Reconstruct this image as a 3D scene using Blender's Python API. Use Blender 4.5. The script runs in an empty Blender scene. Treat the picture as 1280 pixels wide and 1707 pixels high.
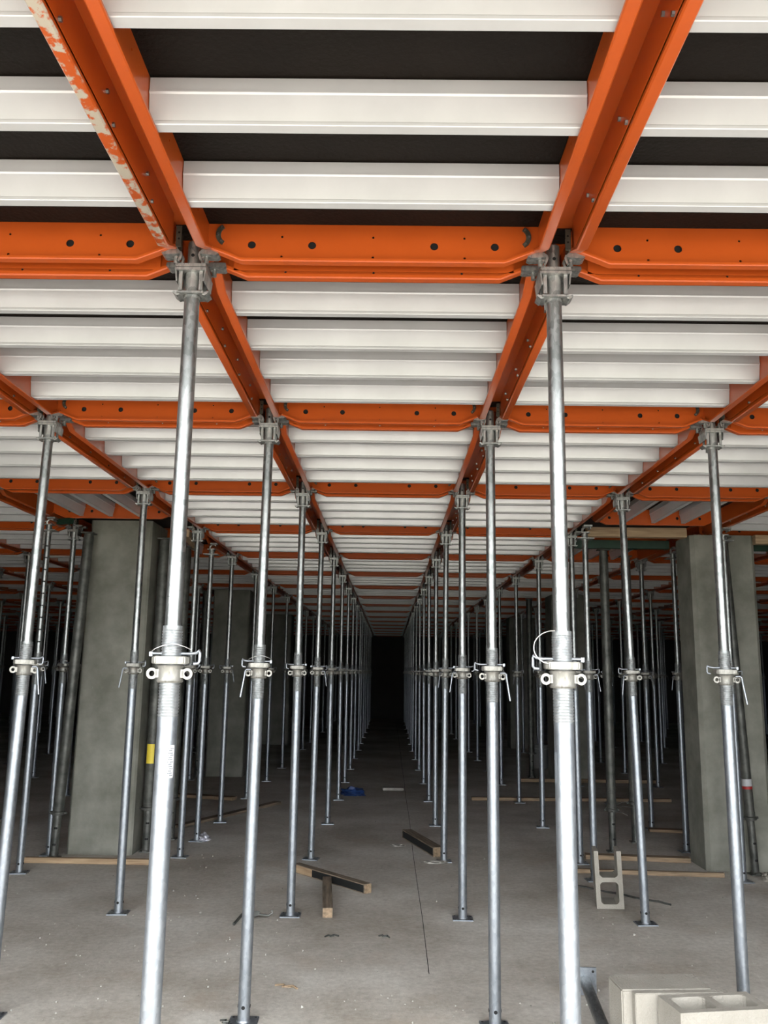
import bpy, bmesh, math, random
from mathutils import Vector, Matrix
R = random.Random(7)
PI = math.pi
C = bpy.context.scene.collection
sc = bpy.context.scene

# ------------------------------------------------------------------ camera
F_PX, PITCH, ROLL, YAW, CAMX, CAMH = 1438.7, .1837, .0143, -.0093, .0731, 1.68
def yawed(x, y, z):
    return Vector((x*math.cos(YAW)+y*math.sin(YAW), -x*math.sin(YAW)+y*math.cos(YAW), z))
cr, sr, cp, sp = math.cos(ROLL), math.sin(ROLL), math.cos(PITCH), math.sin(PITCH)
right = yawed(cr, -sr*sp, sr*cp)
up = yawed(-sr, -cr*sp, cr*cp)
fwd = yawed(0, cp, sp)
cam_d = bpy.data.cameras.new('camera')
cam_d.sensor_width = 36.0
cam_d.lens = F_PX*36.0/1707.0
cam_d.clip_start = .05
cam_d.clip_end = 400
cam = bpy.data.objects.new('camera', cam_d)
C.objects.link(cam)
m3 = Matrix((right, up, -fwd)).transposed()
cam.matrix_world = Matrix.Translation((CAMX, 0, CAMH)) @ m3.to_4x4()
sc.camera = cam

# ------------------------------------------------------------------ sky and exposure
sc.view_settings.view_transform = 'Standard'
sc.view_settings.look = 'None'
sc.view_settings.gamma = 1
sc.view_settings.use_curve_mapping = False
sc.view_settings.exposure = 3.45
w = bpy.data.worlds.new('overcast_sky')
sc.world = w
w.use_nodes = True
nt = w.node_tree
bg = nt.nodes['Background']
bg.inputs['Color'].default_value = (.93, .97, 1.0, 1)
bg.inputs['Strength'].default_value = 1.0
sun_d = bpy.data.lights.new('sun', 'SUN'); sun_d.energy = 1.6; sun_d.angle = math.radians(4)
sun_d.color = (1.0, .96, .90)
bounce_sun = bpy.data.objects.new('sun', sun_d); C.objects.link(bounce_sun)
bounce_sun.rotation_euler = (math.radians(-20), 0, 0)      # added high behind the building, brightens the site outside for bounce light

# ------------------------------------------------------------------ materials
def lin(c):
    return tuple((v/12.92 if v <= .04045 else ((v+.055)/1.055)**2.4) for v in c)
def mat(name, col, rough=.5, metal=0.0, noise=None, bump=None, coat=0, spec=.5):
    """noise=(scale, amount, second colour), bump=(scale, strength)"""
    m = bpy.data.materials.new(name); m.use_nodes = True
    n = m.node_tree.nodes; l = m.node_tree.links
    b = n['Principled BSDF']
    b.inputs['Roughness'].default_value = rough
    b.inputs['Metallic'].default_value = metal
    b.inputs['Specular IOR Level'].default_value = spec
    b.inputs['Coat Weight'].default_value = coat
    b.inputs['Base Color'].default_value = (*col, 1)
    tc = n.new('ShaderNodeTexCoord')
    if noise:
        sc_, lo, hi, c2 = noise
        t = n.new('ShaderNodeTexNoise'); t.inputs['Scale'].default_value = sc_
        t.inputs['Detail'].default_value = 6; t.inputs['Roughness'].default_value = .6
        l.new(tc.outputs['Object'], t.inputs['Vector'])
        r = n.new('ShaderNodeValToRGB')
        r.color_ramp.elements[0].position = lo; r.color_ramp.elements[1].position = hi
        r.color_ramp.elements[0].color = (*col, 1); r.color_ramp.elements[1].color = (*c2, 1)
        l.new(t.outputs['Fac'], r.inputs['Fac'])
        l.new(r.outputs['Color'], b.inputs['Base Color'])
    if bump:
        t2 = n.new('ShaderNodeTexNoise'); t2.inputs['Scale'].default_value = bump[0]
        t2.inputs['Detail'].default_value = 5
        l.new(tc.outputs['Object'], t2.inputs['Vector'])
        bp = n.new('ShaderNodeBump'); bp.inputs['Strength'].default_value = bump[1]
        bp.inputs['Distance'].default_value = .01
        l.new(t2.outputs['Fac'], bp.inputs['Height'])
        l.new(bp.outputs['Normal'], b.inputs['Normal'])
    return m

def galv_mat(name, c1, c2, rough, metal):
    m = mat(name, c1, rough, metal)
    n = m.node_tree.nodes; l = m.node_tree.links; b = n['Principled BSDF']
    tc = n['Texture Coordinate']
    mp = n.new('ShaderNodeMapping'); mp.inputs['Scale'].default_value = (1, 1, .45)
    l.new(tc.outputs['Object'], mp.inputs['Vector'])
    v = n.new('ShaderNodeTexVoronoi'); v.inputs['Scale'].default_value = 90
    l.new(mp.outputs['Vector'], v.inputs['Vector'])
    t = n.new('ShaderNodeTexNoise'); t.inputs['Scale'].default_value = 14; t.inputs['Detail'].default_value = 7
    t.inputs['Roughness'].default_value = .7
    l.new(mp.outputs['Vector'], t.inputs['Vector'])
    sx = n.new('ShaderNodeSeparateColor'); l.new(v.outputs['Color'], sx.inputs['Color'])
    mx = n.new('ShaderNodeMath'); mx.operation = 'MULTIPLY_ADD'; mx.inputs[1].default_value = .35
    l.new(sx.outputs['Red'], mx.inputs[0]); l.new(t.outputs['Fac'], mx.inputs[2])
    r = n.new('ShaderNodeValToRGB')
    r.color_ramp.elements[0].position = .45; r.color_ramp.elements[1].position = .85
    r.color_ramp.elements[0].color = (*c1, 1); r.color_ramp.elements[1].color = (*c2, 1)
    l.new(mx.outputs[0], r.inputs['Fac']); l.new(r.outputs['Color'], b.inputs['Base Color'])
    mr = n.new('ShaderNodeMapRange'); mr.inputs['To Min'].default_value = rough-.08; mr.inputs['To Max'].default_value = rough+.12
    l.new(t.outputs['Fac'], mr.inputs['Value']); l.new(mr.outputs['Result'], b.inputs['Roughness'])
    return m

M = {}
M['galv'] = galv_mat('galvanised_steel', (.19, .20, .195), (.33, .34, .335), .36, .92)
M['galv_light'] = galv_mat('bright_galvanised_steel', (.23, .25, .275), (.31, .33, .355), .40, .85)
M['thread'] = galv_mat('threaded_steel', (.22, .235, .24), (.34, .355, .36), .42, .75)
M['cast'] = galv_mat('cast_galvanised_steel', (.17, .165, .145), (.28, .27, .245), .45, .6)
M['head'] = galv_mat('head_galvanised_steel', (.20, .21, .205), (.40, .40, .385), .40, .80)
M['old_steel'] = mat('grimy_dark_steel', (.055, .057, .052), .5, .55, noise=(9, .35, .7, (.15, .15, .135)))
M['hole'] = mat('dark_hole', (.006, .006, .006), .9)  # shade inside holes painted near-black; also joint line and timber sides
M['orange'] = mat('orange_paint', (.46, .080, .012), .28, 0, noise=(5, .35, .75, (.41, .070, .010)), bump=(60, .02), coat=.1, spec=.4)
M['white_bar'] = mat('pale_coated_aluminium', (.55, .55, .555), .32, .22, noise=(4, .35, .7, (.61, .61, .615)))
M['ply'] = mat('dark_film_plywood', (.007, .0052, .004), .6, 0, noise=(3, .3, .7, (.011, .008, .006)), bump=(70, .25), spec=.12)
M['bracket'] = mat('dark_bracket_steel', (.07, .07, .055), .45, .6, noise=(20, .4, .7, (.13, .13, .1)))
M['timber'] = None
M['green'] = mat('green_timber_edge', (.004, .022, .011), .6, noise=(8, .4, .7, (.007, .034, .018)))
M['yellow'] = mat('yellow_sticker', (.75, .58, .05), .5)
M['paper'] = mat('white_sticker', (.40, .40, .41), .6)
M['grey_print'] = mat('grey_print', (.09, .10, .11), .6)
M['rust'] = mat('rust_patch', (.30, .09, .02), .8, noise=(30, .35, .65, (.45, .2, .07)))
M['block'] = mat('concrete_block', (.26, .24, .205), .95, 0, noise=(7, .3, .75, (.33, .305, .265)), bump=(120, .5), spec=.2)
M['crumb'] = mat('concrete_crumb', (.45, .43, .39), .9, noise=(10, .3, .7, (.25, .23, .2)))
M['red_band'] = mat('red_band', (.35, .02, .02), .5)
M['blue_plastic'] = mat('blue_plastic', (.02, .05, .16), .35)
M['foil'] = mat('crumpled_foil', (.6, .6, .65), .3, .6)
M['bucket'] = mat('grey_bucket_plastic', (.20, .20, .19), .6)
M['wire'] = mat('wire', (.55, .55, .54), .35, .8)

def splatter(m_from, name):
    m = M[m_from].copy(); m.name = name
    n = m.node_tree.nodes; l = m.node_tree.links; b = n['Principled BSDF']
    tc = n['Texture Coordinate']
    t = n.new('ShaderNodeTexNoise'); t.inputs['Scale'].default_value = 16; t.inputs['Detail'].default_value = 8
    t.inputs['Roughness'].default_value = .65
    l.new(tc.outputs['Object'], t.inputs['Vector'])
    r = n.new('ShaderNodeValToRGB'); r.color_ramp.elements[0].position = .47; r.color_ramp.elements[1].position = .52
    l.new(t.outputs['Fac'], r.inputs['Fac'])
    # only the low flange carries dried concrete
    s = n.new('ShaderNodeSeparateXYZ'); l.new(tc.outputs['Object'], s.inputs['Vector'])
    lt = n.new('ShaderNodeMath'); lt.operation = 'LESS_THAN'; lt.inputs[1].default_value = .006
    l.new(s.outputs['Z'], lt.inputs[0])
    mu = n.new('ShaderNodeMath'); mu.operation = 'MULTIPLY'
    l.new(r.outputs['Color'], mu.inputs[0]); l.new(lt.outputs[0], mu.inputs[1])
    mix = n.new('ShaderNodeMix'); mix.data_type = 'RGBA'
    old = b.inputs['Base Color'].links[0].from_socket
    l.new(mu.outputs[0], mix.inputs[0]); l.new(old, mix.inputs[6])
    mix.inputs[7].default_value = (.42, .37, .30, 1)
    l.new(mix.outputs[2], b.inputs['Base Color'])
    return m
M['orange_splat'] = splatter('orange', 'orange_paint_with_dried_concrete')

def wood_mat(name, c1, c2):
    m = mat(name, c1, .8)
    n = m.node_tree.nodes; l = m.node_tree.links; b = n['Principled BSDF']
    tc = n['Texture Coordinate']
    mp = n.new('ShaderNodeMapping'); mp.inputs['Scale'].default_value = (1.2, 14, 14)
    l.new(tc.outputs['Object'], mp.inputs['Vector'])
    t = n.new('ShaderNodeTexNoise'); t.inputs['Scale'].default_value = 3; t.inputs['Detail'].default_value = 6
    l.new(mp.outputs['Vector'], t.inputs['Vector'])
    r = n.new('ShaderNodeValToRGB'); r.color_ramp.elements[0].position = .35; r.color_ramp.elements[1].position = .68
    r.color_ramp.elements[0].color = (*c1, 1); r.color_ramp.elements[1].color = (*c2, 1)
    l.new(t.outputs['Fac'], r.inputs['Fac']); l.new(r.outputs['Color'], b.inputs['Base Color'])
    return m
M['timber'] = wood_mat('weathered_timber', (.10, .075, .05), (.27, .21, .15))
M['fresh_timber'] = wood_mat('fresh_timber', (.26, .17, .10), (.42, .30, .18))
M['curb_timber'] = wood_mat('dusty_timber', (.17, .12, .075), (.34, .24, .15))

def concrete_floor():
    m = mat('dusty_concrete_floor', (.22, .205, .18), .9, spec=.25)
    n = m.node_tree.nodes; l = m.node_tree.links; b = n['Principled BSDF']
    tc = n['Texture Coordinate']
    def noise(scale, det, rough=.6):
        t = n.new('ShaderNodeTexNoise'); t.inputs['Scale'].default_value = scale
        t.inputs['Detail'].default_value = det; t.inputs['Roughness'].default_value = rough
        l.new(tc.outputs['Object'], t.inputs['Vector']); return t
    a = noise(.9, 8, .62)
    r = n.new('ShaderNodeValToRGB'); r.color_ramp.elements[0].position = .36; r.color_ramp.elements[1].position = .66
    r.color_ramp.elements[0].color = (.41, .375, .325, 1); r.color_ramp.elements[1].color = (.66, .635, .59, 1)
    l.new(a.outputs['Fac'], r.inputs['Fac'])
    bn = noise(26, 8, .75)
    r2 = n.new('ShaderNodeValToRGB'); r2.color_ramp.elements[0].position = .28; r2.color_ramp.elements[1].position = .75
    r2.color_ramp.elements[0].color = (.72, .70, .67, 1); r2.color_ramp.elements[1].color = (1.18, 1.17, 1.15, 1)
    l.new(bn.outputs['Fac'], r2.inputs['Fac'])
    mx = n.new('ShaderNodeMix'); mx.data_type = 'RGBA'; mx.blend_type = 'MULTIPLY'; mx.inputs[0].default_value = 1
    l.new(r.outputs['Color'], mx.inputs[6]); l.new(r2.outputs['Color'], mx.inputs[7])
    # brownish earth stains
    cst = noise(1.7, 4)
    r3 = n.new('ShaderNodeValToRGB'); r3.color_ramp.elements[0].position = .56; r3.color_ramp.elements[1].position = .72
    l.new(cst.outputs['Fac'], r3.inputs['Fac'])
    mm = n.new('ShaderNodeMath'); mm.operation = 'MULTIPLY'; mm.inputs[1].default_value = .55
    l.new(r3.outputs['Color'], mm.inputs[0])
    mx2 = n.new('ShaderNodeMix'); mx2.data_type = 'RGBA'
    l.new(mm.outputs[0], mx2.inputs[0]); l.new(mx.outputs[2], mx2.inputs[6]); mx2.inputs[7].default_value = (.42, .345, .27, 1)
    l.new(mx2.outputs[2], b.inputs['Base Color'])
    bp = n.new('ShaderNodeBump'); bp.inputs['Strength'].default_value = .35; bp.inputs['Distance'].default_value = .01
    l.new(bn.outputs['Fac'], bp.inputs['Height']); l.new(bp.outputs['Normal'], b.inputs['Normal'])
    return m
M['floor'] = concrete_floor()
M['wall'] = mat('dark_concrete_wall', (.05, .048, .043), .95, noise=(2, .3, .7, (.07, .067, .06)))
M['column'] = mat('cast_concrete_column', (.15, .15, .122), .85, noise=(3.0, .36, .66, (.25, .245, .21)), bump=(30, .12), spec=.3)
M['ground'] = mat('pale_site_ground', (.46, .43, .38), .95, noise=(1.5, .3, .7, (.56, .53, .48)))
M['grass'] = mat('dull_grass', (.05, .06, .03), .95, noise=(2, .3, .7, (.08, .09, .05)))
M['earth'] = mat('dark_earth', (.10, .08, .06), .95, noise=(3, .3, .7, (.15, .125, .10)))
M['slab'] = mat('deck_underside', (.02, .016, .013), .9)

# ------------------------------------------------------------------ mesh builder
class MB:
    def __init__(s): s.v = []; s.f = []; s.m = []; s.cur = 0; s.mats = []
    def use(s, name):
        if name not in s.mats: s.mats.append(name)
        s.cur = s.mats.index(name); return s
    def add(s, vs, fs, flip=False):
        o = len(s.v); s.v += [tuple(p) for p in vs]
        for f in fs:
            s.f.append([o+i for i in (reversed(f) if flip else f)]); s.m.append(s.cur)
    def box(s, x0, x1, y0, y1, z0, z1, T=None):
        p = [(x0,y0,z0),(x1,y0,z0),(x1,y1,z0),(x0,y1,z0),(x0,y0,z1),(x1,y0,z1),(x1,y1,z1),(x0,y1,z1)]
        if T: p = [tuple(T @ Vector(q)) for q in p]
        s.add(p, [(0,3,2,1),(4,5,6,7),(0,1,5,4),(1,2,6,5),(2,3,7,6),(3,0,4,7)])
    def cyl(s, a, b, r0, r1=None, n=16, caps=True):
        r1 = r0 if r1 is None else r1
        a = Vector(a); b = Vector(b); d = (b-a).normalized()
        u = d.orthogonal().normalized(); w_ = d.cross(u)
        vs = []
        for c, r in ((a, r0), (b, r1)):
            for i in range(n):
                t = 2*PI*i/n; vs.append(c + r*(math.cos(t)*u + math.sin(t)*w_))
        fs = [(i, (i+1) % n, n+(i+1) % n, n+i) for i in range(n)]
        if caps: fs += [tuple(range(n-1, -1, -1)), tuple(range(n, 2*n))]
        s.add(vs, fs)
    def lathe(s, prof, n=20, cx=0, cy=0, caps=True):
        vs = []; fs = []
        for z, r in prof:
            for i in range(n):
                t = 2*PI*i/n; vs.append((cx+r*math.cos(t), cy+r*math.sin(t), z))
        k = len(prof)
        for j in range(k-1):
            for i in range(n):
                fs.append((j*n+i, j*n+(i+1) % n, (j+1)*n+(i+1) % n, (j+1)*n+i))
        if caps: fs += [tuple(range(n-1, -1, -1)), tuple(range((k-1)*n, k*n))]
        s.add(vs, fs)
    def tube(s, pts, r, n=8):
        pts = [Vector(p) for p in pts]; vs = []; fs = []; u = None
        for i, p in enumerate(pts):
            d = (pts[min(i+1, len(pts)-1)] - pts[max(i-1, 0)]).normalized()
            u = d.orthogonal().normalized() if u is None else (u - d*u.dot(d)).normalized()
            w_ = d.cross(u)
            for k in range(n):
                t = 2*PI*k/n; vs.append(p + r*(math.cos(t)*u + math.sin(t)*w_))
        for j in range(len(pts)-1):
            for i in range(n):
                fs.append((j*n+i, j*n+(i+1) % n, (j+1)*n+(i+1) % n, (j+1)*n+i))
        fs += [tuple(range(n-1, -1, -1)), tuple(range((len(pts)-1)*n, len(pts)*n))]
        s.add(vs, fs)
    def prism(s, poly, a0, a1, axis='x', T=None):
        """poly = list of 2D points, extruded along the axis from a0 to a1"""
        def P(a, p):
            q = {'x': (a, p[0], p[1]), 'y': (p[0], a, p[1]), 'z': (p[0], p[1], a)}[axis]
            return tuple(T @ Vector(q)) if T else q
        n = len(poly)
        vs = [P(a0, p) for p in poly] + [P(a1, p) for p in poly]
        fs = [(i, (i+1) % n, n+(i+1) % n, n+i) for i in range(n)] + [tuple(range(n-1, -1, -1)), tuple(range(n, 2*n))]
        s.add(vs, fs)
    def merge(s, o, T=None):
        off = len(s.v)
        s.v += [tuple(T @ Vector(p)) for p in o.v] if T else o.v
        mp = []
        for nm in o.mats:
            s.use(nm); mp.append(s.cur)
        for f, mi in zip(o.f, o.m):
            s.f.append([off+i for i in f]); s.m.append(mp[mi])
        return s
    def mesh(s, name, smooth=None, bevel=0):
        me = bpy.data.meshes.new(name)
        me.from_pydata(s.v, [], s.f)
        for nm in s.mats: me.materials.append(M[nm])
        me.polygons.foreach_set('material_index', s.m)
        bm = bmesh.new(); bm.from_mesh(me)
        bmesh.ops.recalc_face_normals(bm, faces=bm.faces)
        if bevel:
            es = [e for e in bm.edges if len(e.link_faces) == 2 and e.calc_face_angle() > .6]
            bmesh.ops.bevel(bm, geom=es, offset=bevel, segments=2, affect='EDGES', clamp_overlap=True)
        bm.to_mesh(me); bm.free()
        if smooth:
            me.polygons.foreach_set('use_smooth', [True]*len(me.polygons))
            me.set_sharp_from_angle(angle=math.radians(smooth))
        me.update()
        return me

def link(name, me, parent=None, loc=None, label=None):
    o = bpy.data.objects.new(name, me); C.objects.link(o)
    if parent: o.parent = parent
    if loc: o.location = loc
    if label: o['label'] = label
    return o
def thing(name, label, cat, loc=(0, 0, 0), rot=None, group=None, me=None):
    o = bpy.data.objects.new(name, me); C.objects.link(o)
    o.location = loc
    if rot is not None: o.rotation_euler = rot
    o['label'] = label; o['category'] = cat
    if group: o['group'] = group
    return o
def struct(name, me):
    o = link(name, me); o['kind'] = 'structure'; return o

# ------------------------------------------------------------------ grid of the falsework
SX, SY, Y0 = 1.208, 1.862, 2.703
def gx(c): return (c-.5)*SX          # prop line c: 0 and 1 flank the aisle
def gy(r): return Y0 + r*SY
ZF = 3.0                             # underside of the panel frames
HALF = .077                          # panel edge to grid line
DECK_FRONT = gy(-1)

# ------------------------------------------------------------------ setting
b = MB().use('floor'); b.box(-18, 18, -.3, 33.5, -.25, 0); struct('floor', b.mesh('floor'))
b = MB().use('earth'); b.box(-90, 90, -4.5, -.3, -.35, -.1); struct('floor_earth_strip', b.mesh('floor_earth_strip'))  # added dark strip, lessens bounce onto the rail undersides
b = MB().use('ground'); b.box(-90, 90, -13, -4.5, -.35, -.08); struct('floor_outside', b.mesh('floor_outside'))  # added pale strip, throws daylight in under the deck
b = MB().use('grass'); b.box(-90, 90, -120, -13, -.35, -.09); struct('floor_grass', b.mesh('floor_grass'))  # added dark far strip, cuts the bounce reaching the deep rows
b = MB().use('slab'); b.box(-18, 18, DECK_FRONT, 33.5, ZF+.156, ZF+.4); struct('ceiling', b.mesh('ceiling'))
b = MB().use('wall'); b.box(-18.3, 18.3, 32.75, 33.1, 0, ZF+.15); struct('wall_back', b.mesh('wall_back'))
b = MB().use('wall'); b.box(-18.3, -18, DECK_FRONT, 32.74, 0, ZF+.15); struct('wall_left', b.mesh('wall_left'))
b = MB().use('wall'); b.box(18, 18.3, DECK_FRONT, 32.74, 0, ZF+.15); struct('wall_right', b.mesh('wall_right'))
for nm, xa, xb in (('wall_front_left', -18, -4.3), ('wall_front_right', 4.3, 18)):  # added unseen walls, narrow the opening so the rear stays dim
    b = MB().use('wall'); b.box(xa, xb, DECK_FRONT-.3, DECK_FRONT-.02, 0, ZF+.4); struct(nm, b.mesh(nm))
b = MB().use('hole')
pts = [(0.317+.004*math.sin(i*1.7), 5.3+i*1.1) for i in range(24)]
for (x0, y0), (x1, y1) in zip(pts, pts[1:]):
    wd = .0022
    b.add([(x0-wd, y0, .0012), (x0+wd, y0, .0012), (x1+wd, y1, .0012), (x1-wd, y1, .0012)], [(0, 1, 2, 3)])
j = struct('trim_1', b.mesh('floor_joint'))

# ------------------------------------------------------------------ deck panels
def rail_mb(L, holes, matname='orange', slots=(), fl=.030, notch=.095, rise=.048, top=.0755):
    """C channel. local x runs along it 0..L, y=0 is the outer web face, +y points to the gap, z 0..0.14"""
    m = MB().use(matname)
    H, t, W = .140, .003, .020
    def zb(x): return rise*max(0, 1-x/notch, 1-(L-x)/notch) if notch else 0
    # strips of the web with true holes
    xs = [0, notch]
    hs = sorted(holes)                       # (x, z, r)
    groups = {}
    for x, z, r in hs: groups.setdefault(round(x, 4), []).append((z, r))
    cells = []
    for x in sorted(groups):
        r = max(q[1] for q in groups[x])*1.7 + .004
        cells.append((x-r, x+r, x, groups[x]))
    breaks = sorted(set([0, notch, L-notch, L] + [c for q in cells for c in q[:2]]))
    def web_quad(x0, x1):
        for y, fl_ in ((W, False), (W+t, True)):
            m.add([(x0, y, zb(x0)), (x1, y, zb(x1)), (x1, y, H), (x0, y, H)], [(0, 1, 2, 3)], fl_)
    for x0, x1 in zip(breaks, breaks[1:]):
        if x1-x0 < 1e-5: continue
        cell = [q for q in cells if abs(q[0]-x0) < 1e-4 and abs(q[1]-x1) < 1e-4]
        if not cell: web_quad(x0, x1); continue
        _, _, xc, zs = cell[0]
        zs = sorted(zs)
        cuts = [0] + [(zs[i][0]+zs[i+1][0])/2 for i in range(len(zs)-1)] + [H]
        for (zc, r), c0, c1 in zip(zs, cuts, cuts[1:]):
            n = 16
            for y, fl_ in ((W, False), (W+t, True)):
                inner = []; outer = []
                for i in range(n):
                    a = 2*PI*(i+.5)/n - PI
                    ca, sa = math.cos(a), math.sin(a)
                    inner.append((xc+r*ca, y, zc+r*sa))
                    sx_ = ((x1-xc) if ca > 0 else (xc-x0))/max(abs(ca), 1e-6)
                    sz_ = ((c1-zc) if sa > 0 else (zc-c0))/max(abs(sa), 1e-6)
                    q = min(sx_, sz_)
                    outer.append([xc+q*ca, y, zc+q*sa])
                corners = [(x0, c0), (x1, c0), (x1, c1), (x0, c1)]
                for cx_, cz_ in corners:     # snap the nearest ray to each corner
                    k = min(range(n), key=lambda i: abs(math.atan2(math.sin(math.atan2(cz_-zc, cx_-xc)-(2*PI*(i+.5)/n-PI)), math.cos(math.atan2(cz_-zc, cx_-xc)-(2*PI*(i+.5)/n-PI)))))
                    outer[k] = [cx_, y, cz_]
                m.add(inner+outer, [(i, (i+1) % n, n+(i+1) % n, n+i) for i in range(n)], fl_)
            ring = []
            for y in (W, W+t):
                for i in range(n):
                    a = 2*PI*(i+.5)/n - PI; ring.append((xc+r*math.cos(a), y, zc+r*math.sin(a)))
            m.add(ring, [(i, (i+1) % n, n+(i+1) % n, n+i) for i in range(n)])
    # flange with lip following the notched bottom edge (rounded bend)
    fl = .034
    sec = [(.003, 0), (fl-.004, 0), (fl, .004), (fl, .014), (fl-.003, .014), (fl-.003, .0045), (.003, .0045), (.003, .010), (0, .010), (0, .003)]
    secs = [0, notch, L-notch, L] if notch else [0, L]
    vs = []; fs = []; n = len(sec)
    for x in secs:
        for y, z in sec: vs.append((x, y, z+zb(x)))
    for k in range(len(secs)-1):
        for i in range(n): fs.append((k*n+i, k*n+(i+1) % n, (k+1)*n+(i+1) % n, (k+1)*n+i))
    fs += [tuple(range(n)), tuple(range((len(secs)-1)*n, len(secs)*n))]
    m.add(vs, fs)
    m.box(0, L, W, top, H-.004, H)           # top flange
    m.box(notch*.6, L-notch*.6, W+.0125, W+.014, .0046+rise*.4, H-.004)   # back sheet, added to keep the web holes dark
    m.use('hole'); m.box(notch*.7, L-notch*.7, W+.0118, W+.0125, .03, H-.006); m.use(matname)  # near-black sheet painted in for the shade behind the web holes
    # bolts on the lip, and dark slots
    if slots:
        m.use('galv')
        for x in slots:
            m.cyl((x, W+.014, .034), (x, W+.021, .034), .0065, n=6)
            m.cyl((x+.06, W+.014, .085), (x+.06, W+.021, .085), .0065, n=6)
    return m

def bar_mb(L):
    """white cross bar: local x 0..L, centred on y, z .015-.136"""
    m = MB().use('white_bar')
    h = [(-.030, .136), (-.030, .100), (-.033, .0985), (-.033, .095), (-.029, .091), (-.0165, .027), (-.0175, .024), (-.0175, .017), (-.0155, .015)]
    poly = h + [(-a, z) for a, z in reversed(h)]
    m.prism(poly, 0, L, 'x')
    return m

def crescent_mb(sgn=1):
    """dark curved steel plate with three bolts, in the local x-z plane, bulging towards -x*sgn"""
    m = MB().use('bracket')
    out = []; inn = []
    for i in range(11):
        a = math.radians(-62+124*i/10)
        out.append((-sgn*(.040*math.cos(a)-.026), .040*math.sin(a)))
        inn.append((-sgn*(.024*math.cos(a)-.026), .024*math.sin(a)*1.12))
    m.prism(out + inn[::-1], -.006, 0, 'y')
    m.use('galv')
    for a in (-52, 0, 52):
        a = math.radians(a)
        x = -sgn*(.032*math.cos(a)-.026); z = .032*math.sin(a)
        m.cyl((x, -.010, z), (x, -.006, z), .0042, n=8)
    return m

LX, LY = SX-2*HALF, SY-2*HALF
EX = .020            # the rails reach this far past the inner corner so that their webs meet
def full_rail(L, holes, matname='orange', slots=()):
    return rail_mb(L+2*EX, [(x+EX, z, r) for x, z, r in holes], matname, [q+EX for q in slots], notch=.115)
end_holes = [(x, .066, .0135) for x in (.125, .325, LX-.325, LX-.125)] + [(x, z, .0042) for x in (.225, .527, LX-.225) for z in (.096, .025)]
side_holes = [(x, .100, .0045) for x in (.14, LY-.14)] + [(x, .10, .004) for x in (.50, .86, 1.21)]
side_slots = (.30, .66, 1.02, 1.38)
BARS_Y = [.311+.3591*i for i in range(4)]
BARS_Y = [q + (LY/2 - sum(BARS_Y)/4) for q in BARS_Y]

def bent_box(m, x, y, z): pass
me_end = full_rail(LX, end_holes, slots=()).mesh('end_rail', 30)
me_side = full_rail(LY, side_holes, slots=side_slots).mesh('side_rail', 30)
me_side_splat = full_rail(LY, side_holes, 'orange_splat', slots=side_slots).mesh('side_rail_splattered', 30)
me_bar = bar_mb(LX+.036).mesh('cross_bar')
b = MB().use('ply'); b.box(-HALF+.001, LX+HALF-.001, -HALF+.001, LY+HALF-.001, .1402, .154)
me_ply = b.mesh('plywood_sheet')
me_cres_l = crescent_mb(1).mesh('corner_plate', 30)
me_cres_r = crescent_mb(-1).mesh('corner_plate_mirrored', 30)
def slot_mb():
    m = MB().use('hole'); m.prism([(0, 0), (.006, .0), (.007, .018), (.004, .030), (-.002, .030), (-.002, .012)], -.0008, 0, 'y'); return m
me_slot = slot_mb().mesh('slot')

# transforms of rails inside a panel whose inner corner is (0,0), size lx x ly
def rail_T(which, lx, ly):
    if which == 'near': return Matrix.Translation((lx+EX, 0, 0)) @ Matrix.Rotation(PI, 4, 'Z')     # gap towards -y
    if which == 'far':  return Matrix.Translation((-EX, ly, 0))                                  # gap towards +y
    if which == 'left': return Matrix.Translation((0, -EX, 0)) @ Matrix.Rotation(PI/2, 4, 'Z')    # gap towards -x
    if which == 'right': return Matrix.Translation((lx, ly+EX, 0)) @ Matrix.Rotation(-PI/2, 4, 'Z')
def put(o, T):
    o.matrix_local = T

def panel(loc, label, group, splat_side=None, detail=True):
    t = thing('deck_panel', label, 'formwork panel', loc, None, group)
    for w_ in ('near', 'far'):
        put(link('end_rail', me_end, t), rail_T(w_, LX, LY))
    for w_ in ('left', 'right'):
        me = me_side_splat if splat_side == w_ else me_side
        o = link('side_rail', me, t)
        if splat_side == w_: o['label'] = 'side rail with dried concrete on its lower flange'
        put(o, rail_T(w_, LX, LY))
    for y in BARS_Y:
        o = link('cross_bar', me_bar, t); o.location = (-.018, y, 0)
    link('plywood_sheet', me_ply, t)
    if detail:
        for x, me in ((.019, me_cres_l), (LX-.019, me_cres_r)):
            # on the web that faces the camera (far rail, seen from inside the panel)
            o = link('corner_plate', me, t); o.location = (x, LY+.020, .100)
    return t

# one-mesh version for the panels too distant to show their parts
far = MB()
for w_ in ('near', 'far'): far.merge(full_rail(LX, [h for h in end_holes if h[2] > .01]), rail_T(w_, LX, LY))
for w_ in ('left', 'right'): far.merge(full_rail(LY, []), rail_T(w_, LX, LY))
for y in BARS_Y: far.merge(bar_mb(LX-.008), Matrix.Translation((.004, y, 0)))
far.use('ply').box(-HALF+.001, LX+HALF-.001, -HALF+.001, LY+HALF-.001, .1402, .154)
me_far_panel = far.mesh('deck_panel_far')

ORD = ['first', 'second', 'third', 'fourth', 'fifth', 'sixth', 'seventh', 'eighth', 'ninth', 'tenth', 'eleventh', 'twelfth', 'thirteenth', 'fourteenth', 'fifteenth', 'sixteenth']
def strip_name(c):
    if c == 0: return 'over the central aisle'
    return ('in the %s strip %s of the aisle' % (ORD[abs(c)-1], 'left' if c < 0 else 'right'))
def bay_name(k): return 'nearest bay overhead' if k == -1 else '%s bay back' % ORD[k+1]

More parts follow.
